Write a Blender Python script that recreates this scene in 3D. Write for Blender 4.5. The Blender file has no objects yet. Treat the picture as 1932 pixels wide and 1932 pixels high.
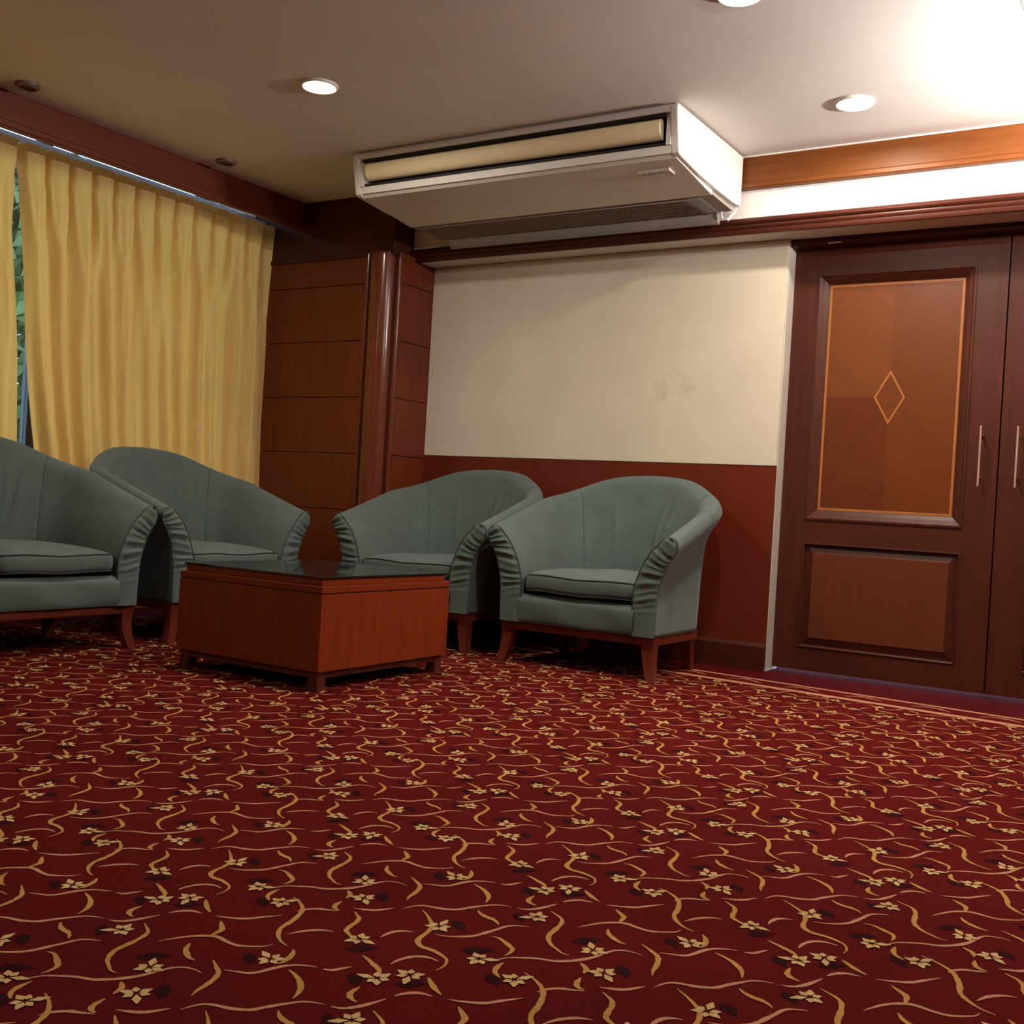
import bpy, bmesh, math, random
from mathutils import Vector, Matrix
import numpy as np

random.seed(7)
rng = np.random.default_rng(7)
scene = bpy.context.scene
COL = scene.collection
PI = math.pi

# ------------------------------------------------------------------ camera
# X runs along the back wall, Y into the back wall (its face is Y = 0), Z up; metres
YAW, PITCH, ROLL = 0.564606, -0.006244, 0.058489
CAM = Vector((1.6832, -4.9234, 0.70))
fw = Vector((-math.sin(YAW) * math.cos(PITCH), math.cos(YAW) * math.cos(PITCH), math.sin(PITCH)))
r0 = Vector((math.cos(YAW), math.sin(YAW), 0)); u0 = r0.cross(fw)
rt = r0 * math.cos(ROLL) + u0 * math.sin(ROLL)
up = -r0 * math.sin(ROLL) + u0 * math.cos(ROLL)
cd = bpy.data.cameras.new('camera'); cam = bpy.data.objects.new('camera', cd); COL.objects.link(cam)
cam.matrix_world = Matrix(((rt.x, up.x, -fw.x, CAM.x), (rt.y, up.y, -fw.y, CAM.y), (rt.z, up.z, -fw.z, CAM.z), (0, 0, 0, 1)))
cd.sensor_width = 36.0; cd.lens = 36.0 * 2064.08 / 1932.0; cd.clip_start = 0.02
scene.camera = cam

# ------------------------------------------------------------------ light and exposure
W_STRENGTH = 3.6
DOWNLIGHT = 650.0
PENDANT_W = 78.0
scene.view_settings.view_transform = 'Standard'
scene.view_settings.look = 'None'
scene.view_settings.gamma = 1.0
scene.view_settings.use_curve_mapping = False
scene.view_settings.exposure = 0.0
world = bpy.data.worlds.new('daylight'); scene.world = world; world.use_nodes = True
bg = world.node_tree.nodes['Background']
bg.inputs[0].default_value = (0.52, 0.72, 1.0, 1); bg.inputs[1].default_value = W_STRENGTH
scene.cycles.use_denoising = True
scene.cycles.max_bounces = 8
scene.cycles.diffuse_bounces = 5
scene.cycles.sample_clamp_indirect = 6.0
scene.cycles.caustics_reflective = False
scene.cycles.caustics_refractive = False

H = 2.3434          # ceiling

# ------------------------------------------------------------------ materials
def nodes_of(m):
    m.use_nodes = True
    nt = m.node_tree
    return nt, nt.nodes, nt.links, nt.nodes['Principled BSDF']

def coords(nt, scale, rot=(0, 0, 0)):
    tc = nt.nodes.new('ShaderNodeTexCoord'); src = tc.outputs['Object']
    if any(rot):
        r = nt.nodes.new('ShaderNodeMapping'); r.inputs['Rotation'].default_value = rot
        nt.links.new(src, r.inputs['Vector']); src = r.outputs[0]
    mp = nt.nodes.new('ShaderNodeMapping'); mp.inputs['Scale'].default_value = scale
    nt.links.new(src, mp.inputs['Vector'])
    return mp.outputs[0]

def ramp(nt, fac, c0, c1, p0=0.3, p1=0.7):
    r = nt.nodes.new('ShaderNodeValToRGB')
    r.color_ramp.elements[0].position = p0; r.color_ramp.elements[1].position = p1
    r.color_ramp.elements[0].color = (*c0, 1); r.color_ramp.elements[1].color = (*c1, 1)
    nt.links.new(fac, r.inputs[0]); return r.outputs[0]

def noise(nt, vec, scale, detail=4, rough=.55, dist=0.0):
    n = nt.nodes.new('ShaderNodeTexNoise'); n.inputs['Scale'].default_value = scale
    n.inputs['Detail'].default_value = detail; n.inputs['Roughness'].default_value = rough
    n.inputs['Distortion'].default_value = dist
    nt.links.new(vec, n.inputs['Vector']); return n.outputs['Fac']

def bump(nt, bsdf, h, strength=.2, dist=.002):
    b = nt.nodes.new('ShaderNodeBump'); b.inputs['Strength'].default_value = strength; b.inputs['Distance'].default_value = dist
    nt.links.new(h, b.inputs['Height']); nt.links.new(b.outputs[0], bsdf.inputs['Normal'])

def mul(c, k): return tuple(min(1, x * k) for x in c)

def plain(name, col, rough=.6, var=.12, scale=14, bstr=0.0, bscale=200, metal=0.0, spec=.5, stretch=(1, 1, 1)):
    m = bpy.data.materials.new(name); nt, N, L, b = nodes_of(m)
    v = coords(nt, stretch)
    L.new(ramp(nt, noise(nt, v, scale), mul(col, 1 - var), mul(col, 1 + var)), b.inputs['Base Color'])
    b.inputs['Roughness'].default_value = rough; b.inputs['Metallic'].default_value = metal
    b.inputs['Specular IOR Level'].default_value = spec
    if bstr: bump(nt, b, noise(nt, v, bscale, 3), bstr, .0015)
    return m

def wood(name, col, axis='z', rough=.35, var=.28, rot=(0, 0, 0), coat=.0, spec=.28, fine=1.0):
    m = bpy.data.materials.new(name); nt, N, L, b = nodes_of(m)
    s = {'x': (1.2, 16, 16), 'y': (16, 1.2, 16), 'z': (16, 16, 1.2)}[axis]
    v = coords(nt, tuple(x * fine for x in s), rot)
    n1 = noise(nt, v, 1.6, 5, .6, .4); n2 = noise(nt, v, 9, 2, .5)
    mx = N.new('ShaderNodeMath'); mx.operation = 'MULTIPLY_ADD'; mx.inputs[1].default_value = .35
    L.new(n2, mx.inputs[0])
    m2 = N.new('ShaderNodeMath'); m2.operation = 'MULTIPLY'; m2.inputs[1].default_value = .65; L.new(n1, m2.inputs[0])
    L.new(m2.outputs[0], mx.inputs[2])
    L.new(ramp(nt, mx.outputs[0], mul(col, 1 - var), mul(col, 1 + var), .35, .68), b.inputs['Base Color'])
    b.inputs['Roughness'].default_value = rough; b.inputs['Specular IOR Level'].default_value = spec
    b.inputs['Coat Weight'].default_value = coat; b.inputs['Coat Roughness'].default_value = .12
    bump(nt, b, n2, .06, .001)
    return m

def fabric(name, col, var=.10, rough=.85, weave=900):
    m = bpy.data.materials.new(name); nt, N, L, b = nodes_of(m)
    v = coords(nt, (1, 1, 1))
    n = noise(nt, v, 9, 5, .6); f = noise(nt, v, weave, 2)
    L.new(ramp(nt, n, mul(col, 1 - var), mul(col, 1 + var)), b.inputs['Base Color'])
    b.inputs['Roughness'].default_value = rough; b.inputs['Specular IOR Level'].default_value = .25
    b.inputs['Sheen Weight'].default_value = .15; b.inputs['Sheen Roughness'].default_value = .5
    bump(nt, b, f, .25, .0008)
    return m

M = {}
M['mahogany'] = wood('mahogany_dark', (.058, .0115, .0045), 'z', .42)
M['mahogany_x'] = wood('mahogany_rail', (.058, .0115, .0045), 'x', .42)
M['column'] = wood('column_veneer', (.14, .026, .008), 'z', .38, .18)
M['pole'] = wood('column_gloss', (.13, .028, .012), 'z', .22, .18, coat=.5)
M['cornice'] = wood('cornice_teak', (.16, .046, .0075), 'x', .45, .22)
M['pelmet'] = wood('pelmet_wood', (.17, .036, .020), 'y', .42, .16)
M['capital'] = wood('capital_wood', (.055, .011, .006), 'x', .45, .2)
M['rail'] = wood('bulkhead_rail_wood', (.055, .012, .006), 'x', .4, .2)
M['wainscot'] = wood('wainscot_veneer', (.115, .016, .006), 'z', .38, .08)
M['lower_panel'] = wood('door_lower_veneer', (.105, .024, .008), 'z', .4, .12)
M['inlay'] = wood('inlay_line', (.33, .12, .03), 'z', .4, .1)
M['table'] = wood('table_veneer', (.19, .028, .006), 'z', .34, .18, coat=.1)
M['table_top'] = wood('table_trim', (.18, .027, .006), 'x', .32, .15)
M['table_dark'] = wood('table_leg_wood', (.09, .016, .008), 'z', .45, .2)
M['leg'] = wood('chair_leg_wood', (.13, .023, .011), 'z', .38, .2)
for k, colr, rz in (('tl', (.140, .038, .007), .75), ('tr', (.118, .029, .0055), -.75), ('bl', (.102, .022, .005), -.75), ('br', (.120, .029, .0055), .75)):
    M['v_' + k] = wood('veneer_' + k, colr, 'z', .36, .10, (0, rz, 0), fine=.6)
M['diamond'] = wood('diamond_veneer', (.13, .03, .006), 'x', .36, .25)
M['chair'] = fabric('grey_green_upholstery', (.080, .108, .102))
M['piping'] = fabric('shaded_piping', (.03, .038, .037))  # same upholstery, darkened for the shade in piping grooves and seams
M['plaster'] = plain('white_plaster', (.74, .70, .66), .8, .05, 3, .1, 60)
M['ceiling'] = plain('ceiling_paint', (.74, .70, .67), .75, .06, 1.3, .08, 40)
M['white_gloss'] = plain('white_trim_paint', (.66, .60, .52), .5, .05, 6)
M['ac'] = plain('ac_plastic', (.72, .69, .65), .45, .03, 5)
M['ac_dark'] = plain('ac_black', (.008, .006, .005), .7, .1, 8)
M['ac_flap'] = plain('ac_yellowed_flap', (.95, .83, .54), .5, .05, 3)
M['ac_grille'] = plain('ac_grille_plastic', (.30, .265, .24), .5, .05, 5)
M['badge'] = plain('badge_grey', (.30, .26, .23), .5, .1, 60)
M['alu'] = plain('track_aluminium', (.72, .76, .80), .35, .06, 20, metal=.6)
M['white_plastic'] = plain('runner_plastic', (.8, .8, .82), .4, .03, 20)
M['chrome'] = plain('handle_brushed_metal', (.62, .40, .34), .35, .05, 60, metal=.4)
M['steel'] = plain('glint_steel', (.8, .82, .86), .25, .05, 60, metal=1.0)
M['dark_ring'] = plain('unlit_lamp_ring', (.16, .10, .075), .45, .1, 30)
M['dark_lens'] = plain('unlit_lamp_lens', (.07, .045, .035), .35, .1, 30)
M['stone'] = plain('corridor_stone', (.85, .85, .85), .5, .1, 8)
M['frame'] = plain('window_frame_dark', (.03, .025, .022), .4, .1, 20)
M['leaf'] = plain('shrub_leaf', (.10, .16, .04), .6, .35, 4)
M['wall_dim'] = plain('brown_wall_paint', (.30, .23, .165), .8, .05, 3)
M['wall_paint'] = plain('beige_wall_paint', (.62, .54, .44), .8, .05, 3)

# glass table top, window glass
def glassy(name, col, rough, trans=0.0, ior=1.5):
    m = bpy.data.materials.new(name); nt, N, L, b = nodes_of(m)
    v = coords(nt, (1, 1, 1)); L.new(ramp(nt, noise(nt, v, 6), mul(col, .9), col), b.inputs['Base Color'])
    b.inputs['Roughness'].default_value = rough; b.inputs['Transmission Weight'].default_value = trans; b.inputs['IOR'].default_value = ior
    return m
M['smoked_glass'] = glassy('smoked_glass', (.012, .010, .010), .05, 0, 1.6)
m = bpy.data.materials.new('window_glass'); nt, N, L, b = nodes_of(m)
tr = N.new('ShaderNodeBsdfTransparent'); gl = N.new('ShaderNodeBsdfGlossy'); gl.inputs['Roughness'].default_value = .02
fr = N.new('ShaderNodeFresnel'); fr.inputs[0].default_value = 1.45; mxs = N.new('ShaderNodeMixShader')
tr.inputs[0].default_value = (.9, .95, .95, 1)
L.new(fr.outputs[0], mxs.inputs[0]); L.new(tr.outputs[0], mxs.inputs[1]); L.new(gl.outputs[0], mxs.inputs[2])
L.new(mxs.outputs[0], N['Material Output'].inputs[0]); M['glass'] = m

# wallpaper panel: fine woven paper, faint grey smudges of its own
m = bpy.data.materials.new('cream_wallpaper'); nt, N, L, b = nodes_of(m)
v = coords(nt, (1, 1, 1)); base = ramp(nt, noise(nt, v, 3, 4), (.58, .51, .405), (.64, .565, .455))
sm = noise(nt, coords(nt, (1, 1, 1)), 11, 4, .65)
dist = N.new('ShaderNodeVectorMath'); dist.operation = 'DISTANCE'; dist.inputs[1].default_value = (-.52, -.015, 1.30)
tcn = N.new('ShaderNodeTexCoord'); L.new(tcn.outputs['Object'], dist.inputs[0])
mr = N.new('ShaderNodeMapRange'); mr.inputs[1].default_value = .03; mr.inputs[2].default_value = .17; mr.inputs[3].default_value = 1; mr.inputs[4].default_value = 0
L.new(dist.outputs['Value'], mr.inputs[0])
st = N.new('ShaderNodeMapRange'); st.inputs[1].default_value = .5; st.inputs[2].default_value = .7; st.inputs[3].default_value = 0; st.inputs[4].default_value = .5
L.new(sm, st.inputs[0]); mm = N.new('ShaderNodeMath'); mm.operation = 'MULTIPLY'; L.new(mr.outputs[0], mm.inputs[0]); L.new(st.outputs[0], mm.inputs[1])
mc = N.new('ShaderNodeMix'); mc.data_type = 'RGBA'; L.new(mm.outputs[0], mc.inputs['Factor']); L.new(base, mc.inputs['A']); mc.inputs['B'].default_value = (.30, .26, .21, 1)
L.new(mc.outputs['Result'], b.inputs['Base Color']); b.inputs['Roughness'].default_value = .8
bump(nt, b, noise(nt, v, 350, 2), .15, .001); M['wallpaper'] = m

# curtain: gold cloth that lets some daylight through
m = bpy.data.materials.new('gold_curtain_cloth'); nt, N, L, b = nodes_of(m)
v = coords(nt, (14, 14, .8)); cc = ramp(nt, noise(nt, v, 3, 5, .65), (.72, .455, .205), (.84, .565, .265), .3, .7)
L.new(cc, b.inputs['Base Color']); b.inputs['Roughness'].default_value = .75; b.inputs['Specular IOR Level'].default_value = .25
b.inputs['Sheen Weight'].default_value = .2
tl = N.new('ShaderNodeBsdfTranslucent'); tl.inputs[0].default_value = (.98, .57, .09, 1)
ms = N.new('ShaderNodeMixShader'); ms.inputs[0].default_value = .33
bump(nt, b, noise(nt, coords(nt, (1, 1, 1)), 500, 2), .2, .001)
L.new(b.outputs[0], ms.inputs[1]); L.new(tl.outputs[0], ms.inputs[2]); L.new(ms.outputs[0], N['Material Output'].inputs[0]); M['curtain'] = m

# carpet
def carpet_mat(name, c0, c1, rough=.95):
    m = bpy.data.materials.new(name); nt, N, L, b = nodes_of(m)
    v = coords(nt, (1, 1, 1)); a = noise(nt, v, 420, 3, .7); g = noise(nt, v, 2.5, 3)
    mx = N.new('ShaderNodeMath'); mx.operation = 'MULTIPLY_ADD'; mx.inputs[1].default_value = .65
    mg = N.new('ShaderNodeMath'); mg.operation = 'MULTIPLY'; mg.inputs[1].default_value = .35
    L.new(g, mg.inputs[0]); L.new(a, mx.inputs[0]); L.new(mg.outputs[0], mx.inputs[2])
    L.new(ramp(nt, mx.outputs[0], c0, c1, .3, .7), b.inputs['Base Color'])
    b.inputs['Roughness'].default_value = rough; b.inputs['Specular IOR Level'].default_value = .03
    bump(nt, b, a, .5, .003); return m
M['carpet'] = carpet_mat('carpet_wine', (.056, .003, .0028), (.104, .0066, .0055))
M['carpet_plain'] = carpet_mat('carpet_border_wine', (.045, .0025, .0032), (.08, .005, .0055))
M['c_gold'] = carpet_mat('carpet_gold_wool', (.32, .155, .044), (.50, .265, .083))
M['c_pink'] = carpet_mat('carpet_tan_wool', (.36, .16, .09), (.52, .25, .145))
M['c_flower'] = carpet_mat('carpet_straw_wool', (.40, .25, .105), (.60, .41, .19))
M['c_dark'] = carpet_mat('carpet_black_wool', (.012, .002, .003), (.036, .006, .008))

def emit(name, col, s):
    m = bpy.data.materials.new(name); nt, N, L, b = nodes_of(m)
    b.inputs['Base Color'].default_value = (*col, 1)
    b.inputs['Emission Color'].default_value = (*col, 1); b.inputs['Emission Strength'].default_value = s
    return m
M['lens_lit'] = emit('lit_lens', (1.0, .90, .76), DOWNLIGHT)
M['bulb'] = emit('pendant_bulb', (1.0, .92, .83), 60.0)

# ------------------------------------------------------------------ mesh helpers
class MB:
    def __init__(s): s.v = []; s.f = []
    def add(s, vs, fs):
        o = len(s.v); s.v += [tuple(map(float, p)) for p in vs]; s.f += [tuple(i + o for i in f) for f in fs]; return s
    def box(s, x0, x1, y0, y1, z0, z1):
        return s.add([(x0,y0,z0),(x1,y0,z0),(x1,y1,z0),(x0,y1,z0),(x0,y0,z1),(x1,y0,z1),(x1,y1,z1),(x0,y1,z1)],
                     [(0,3,2,1),(4,5,6,7),(0,1,5,4),(1,2,6,5),(2,3,7,6),(3,0,4,7)])
    def prism(s, prof, axis, a, b):
        """closed 2-D profile swept along an axis from a to b"""
        n = len(prof)
        def P(p, t):
            return {'x': (t, p[0], p[1]), 'y': (p[0], t, p[1]), 'z': (p[0], p[1], t)}[axis]
        vs = [P(p, a) for p in prof] + [P(p, b) for p in prof]
        fs = [tuple(range(n)), tuple(range(2*n-1, n-1, -1))] + [(i, i+n, (i+1) % n + n, (i+1) % n) for i in range(n)]
        return s.add(vs, fs)
    def tube(s, pts, r, n=8, closed=False):
        pts = [Vector(p) for p in pts]; m = len(pts); vs = []; ref = None
        for i, p in enumerate(pts):
            a = pts[(i-1) % m] if (closed or i) else pts[0]; b = pts[(i+1) % m] if (closed or i < m-1) else pts[-1]
            t = (b - a).normalized()
            if ref is None: ref = Vector((0,0,1)) if abs(t.z) < .9 else Vector((1,0,0))
            u = (ref - t * ref.dot(t)).normalized(); w = t.cross(u); ref = u
            rr = r[i] if isinstance(r, (list, tuple)) else r
            vs += [p + (u * math.cos(2*PI*k/n) + w * math.sin(2*PI*k/n)) * rr for k in range(n)]
        fs = []
        for i in range(m if closed else m-1):
            j = (i+1) % m
            fs += [(i*n+k, i*n+(k+1) % n, j*n+(k+1) % n, j*n+k) for k in range(n)]
        if not closed: fs += [tuple(range(n-1, -1, -1)), tuple(range((m-1)*n, m*n))]
        return s.add(vs, fs)
    def lathe(s, prof, n=32, c=(0,0,0)):
        """profile (r, z) turned about the vertical through c"""
        m = len(prof); vs = []
        for r, z in prof:
            vs += [(c[0] + r*math.cos(2*PI*k/n), c[1] + r*math.sin(2*PI*k/n), c[2] + z) for k in range(n)]
        fs = [(i*n+k, i*n+(k+1) % n, (i+1)*n+(k+1) % n, (i+1)*n+k) for i in range(m-1) for k in range(n)]
        return s.add(vs, fs)
    def loft(s, rings, closed=True, caps=True):
        n = len(rings[0]); vs = [p for r in rings for p in r]; fs = []
        for i in range(len(rings)-1):
            for k in range(n if closed else n-1):
                fs.append((i*n+k, i*n+(k+1) % n, (i+1)*n+(k+1) % n, (i+1)*n+k))
        if caps: fs += [tuple(range(n-1, -1, -1)), tuple(range((len(rings)-1)*n, len(rings)*n))]
        return s.add(vs, fs)
    def grid(s, fn, nu, nv):
        vs = [fn(i/nu, j/nv) for i in range(nu+1) for j in range(nv+1)]
        return s.add(vs, [(i*(nv+1)+j, (i+1)*(nv+1)+j, (i+1)*(nv+1)+j+1, i*(nv+1)+j+1) for i in range(nu) for j in range(nv)])
    def build(s, name, mat, parent=None, smooth=False, bevel=0.0, seg=2, fix=True, sharp=True):
        off = Vector((0,0,0))
        if parent is not None:
            p = parent
            while p is not None: off += p.location; p = p.parent
        me = bpy.data.meshes.new(name)
        me.from_pydata([(x-off.x, y-off.y, z-off.z) for x, y, z in s.v], [], s.f)
        bm = bmesh.new(); bm.from_mesh(me)
        if fix: bmesh.ops.recalc_face_normals(bm, faces=bm.faces)
        if bevel:
            es = [e for e in bm.edges if len(e.link_faces) == 2 and e.calc_face_angle(0) > .6]
            bmesh.ops.bevel(bm, geom=es, offset=bevel, segments=seg, profile=.5, affect='EDGES', clamp_overlap=True)
        bm.to_mesh(me); bm.free()
        if smooth:
            for f in me.polygons: f.use_smooth = True
            if sharp: me.set_sharp_from_angle(angle=math.radians(40))
        me.materials.append(M[mat] if isinstance(mat, str) else mat)
        o = bpy.data.objects.new(name, me); COL.objects.link(o)
        if parent is not None: o.parent = parent
        return o

def box(name, mat, x0, x1, y0, y1, z0, z1, parent=None, bevel=0.0):
    return MB().box(x0, x1, y0, y1, z0, z1).build(name, mat, parent, bevel=bevel)
def struct(o): o['kind'] = 'structure'; return o
def stuff(o): o['kind'] = 'stuff'; return o
def tag(o, label, cat, group=None):
    o['label'] = label; o['category'] = cat
    if group: o['group'] = group
    return o
def empty(name, loc):
    o = bpy.data.objects.new(name, None); COL.objects.link(o); o.location = loc; o.empty_display_size = .1; return o
def copy_tree(o, parent=None):
    c = o.copy(); COL.objects.link(c); c.parent = parent
    for ch in list(o.children): copy_tree(ch, c)
    return c
def spline(P, n):
    """Catmull-Rom through P, n samples evenly by length"""
    P = [np.array(p, float) for p in P]; Q = [2*P[0]-P[1]] + P + [2*P[-1]-P[-2]]; out = []
    for i in range(1, len(Q)-2):
        for t in np.linspace(0, 1, 12, endpoint=False):
            a, b, c, d = Q[i-1], Q[i], Q[i+1], Q[i+2]
            out.append(.5*((2*b)+(c-a)*t+(2*a-5*b+4*c-d)*t*t+(3*b-a-3*c+d)*t**3))
    out.append(P[-1]); out = np.array(out)
    L = np.concatenate([[0], np.cumsum(np.linalg.norm(np.diff(out, axis=0), axis=1))])
    s = np.linspace(0, L[-1], n)
    return np.stack([np.interp(s, L, out[:, k]) for k in range(out.shape[1])], 1)

# ------------------------------------------------------------------ the room
XL, XR, YB, YR = -3.40, 3.6, 0.0, -7.2       # far left, right, back-wall face, rear wall
floor = struct(box('floor', 'carpet', XL, XR, YR, .11, -.08, 0.0))
struct(box('floor_corridor', 'stone', -.3, 2.4, .11, 1.6, -.08, -.001))

# ceiling with a raised tray to the right of X = 1.11
mb = MB()
TX0, TX1, TY0, TY1, TZ = 1.112, 3.1, -4.2, -1.16, 2.60
for a in ((-2.757, TX0, YR, .2), (TX1, XR, YR, .2), (TX0, TX1, YR, TY0), (TX0, TX1, TY1, .2)):
    mb.box(a[0], a[1], a[2], a[3], H, H+.30)
mb.box(TX0, TX1, TY0, TY1, TZ, H+.30); mb.box(XL-.15, -2.757, YR, .2, 2.62, H+.30)
struct(mb.build('ceiling', 'ceiling'))

# back wall: a stretch left of the doors, one right of them, and the bulkhead above
struct(box('wall_back', 'white_gloss', -2.05, 0.0, 0.0, .16, 0.0, 2.0))
wall_back = bpy.data.objects['wall_back']
box('wainscot', 'wainscot', -2.04, -.002, -.010, 0.0, .12, .955, wall_back)
box('wallpaper_panel', 'wallpaper', -2.033, -.003, -.014, 0.0, .951, 1.998, wall_back, bevel=.003)
struct(MB().prism([(0, 0), (-.024, 0), (-.024, .11), (-.016, .124), (-.012, .128), (0, .128)], 'x', -2.04, -.002).build('baseboard_back', 'mahogany_x'))
struct(box('wall_doorside', 'column', 1.87, XR, 0.0, .16, 0.0, 2.0))
struct(box('wall_bulkhead', 'plaster', -2.10, XR, -.175, .16, 2.0, H))
struct(box('wall_right', 'wall_dim', XR, XR+.15, YR, .16, 0, H+.3))
struct(box('wall_rear', 'wall_dim', XL, XR, YR-.15, YR, 0, H+.3))
# window wall on the left
mb = MB(); WY0, WY1, WZ0, WZ1 = -5.6, -.42, .45, 2.56
mb.box(XL-.15, XL, YR, .16, 0, WZ0); mb.box(XL-.15, XL, YR, .16, WZ1, H+.3)
mb.box(XL-.15, XL, YR, WY0, WZ0, WZ1); mb.box(XL-.15, XL, WY1, .16, WZ0, WZ1)
struct(mb.build('wall_left', 'wall_paint'))
mb = MB(); fx0, fx1 = XL-.09, XL-.03
mb.box(fx0, fx1, WY0, WY1, WZ0, WZ0+.06); mb.box(fx0, fx1, WY0, WY1, WZ1-.06, WZ1)
mull = [WY0+.03, -4.9, -3.75, -2.6, -1.50, WY1-.03]
for y in mull: mb.box(fx0, fx1, y-.032, y+.032, WZ0+.06, WZ1-.06)
win = struct(mb.build('window_1', 'frame', bevel=.004))
for a, b in zip(mull[:-1], mull[1:]):
    box('pane', 'glass', XL-.064, XL-.058, a+.032, b-.032, WZ0+.06, WZ1-.06, win)

# cornice on the bulkhead, rail along its foot
pr = [(-.172, 2.192), (-.206, 2.192), (-.212, 2.198), (-.212, 2.214), (-.206, 2.221), (-.196, 2.223), (-.196, H-.004), (-.172, H-.004)]
struct(MB().prism(pr, 'x', -2.105, XR).build('trim_1', 'cornice'))
box('paint_line', 'plaster', -2.105, XR, -.201, -.196, H-.006, H, bpy.data.objects['trim_1'])
pr = [(-.172, 1.992), (-.186, 1.992), (-.190, 2.0), (-.190, 2.012), (-.197, 2.018), (-.200, 2.026), (-.198, 2.032), (-.206, 2.036), (-.210, 2.044), (-.207, 2.054), (-.196, 2.062), (-.172, 2.064)]
struct(MB().prism(pr, 'x', -2.105, XR).build('trim_2', 'rail', smooth=True))
# pelmet over the curtains
pr = [(-2.731, H), (-2.731, 2.222), (-2.722, 2.219), (-2.716, 2.212), (-2.716, 2.192), (-2.722, 2.186), (-2.757, 2.186), (-2.757, H)]
struct(MB().prism(pr, 'y', YR, -.34).build('trim_3', 'pelmet'))
box('paint_line', 'pelmet', -2.731, -2.727, YR, -.345, H-.005, H, bpy.data.objects['trim_3'])
# ceiling tray lining board
struct(MB().box(TX0+.004, TX0+.022, TY0+.01, TY1-.01, H+.01, TZ-.004).build('trim_4', 'white_gloss'))

# ------------------------------------------------------------------ corner column
colm = empty('corner_column', (-2.5, -.16, 0))
tag(colm, 'reddish-brown wood-panelled corner column with a glossy round edge moulding', 'column')
box('core', 'mahogany', -3.12, -2.045, -.326, .12, 0, 2.02, colm)
zs = [0.0, .31, .62, .93, 1.24, 1.55, 1.86, 2.02]
for a, b in zip(zs[:-1], zs[1:]):
    box('veneer_panel', 'column', -3.12, -2.245, -.340, -.327, a+.0014, b-.0014, colm, bevel=.003)
    box('veneer_panel', 'column', -2.046, -2.034, -.300, -.001, a+.0014, b-.0014, colm, bevel=.003)
pole = MB().lathe([(.0, 0), (.078, 0), (.078, 2.02), (0, 2.02)], 40, (-2.142, -.312, 0)).build('round_moulding', 'pole', colm, smooth=True)
for (x, y) in ((-2.236, -.342), (-2.040, -.312)):
    MB().lathe([(0, 0), (.013, 0), (.013, 2.02), (0, 2.02)], 12, (x, y, 0)).build('bead', 'pole', colm, smooth=True)
MB().box(-3.12, -2.060, -.345, .12, 2.02, H-.002).build('capital', 'capital', colm, bevel=.004)
MB().box(-3.12, -2.045, -.352, .0, 2.005, 2.03).build('capital_bead', 'capital', colm, bevel=.006)

# ------------------------------------------------------------------ doors
def ring(mb, o, steps):
    """nested rectangles: o = (x0,x1,z0,z1); steps = [(inset, y), ...]"""
    vs = []
    for ins, y in steps:
        x0, x1, z0, z1 = o[0]+ins, o[1]-ins, o[2]+ins, o[3]-ins
        vs += [(x0, y, z0), (x1, y, z0), (x1, y, z1), (x0, y, z1)]
    fs = [(i*4+k, i*4+(k+1) % 4, (i+1)*4+(k+1) % 4, (i+1)*4+k) for i in range(len(steps)-1) for k in range(4)]
    return mb.add(vs, fs)

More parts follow.
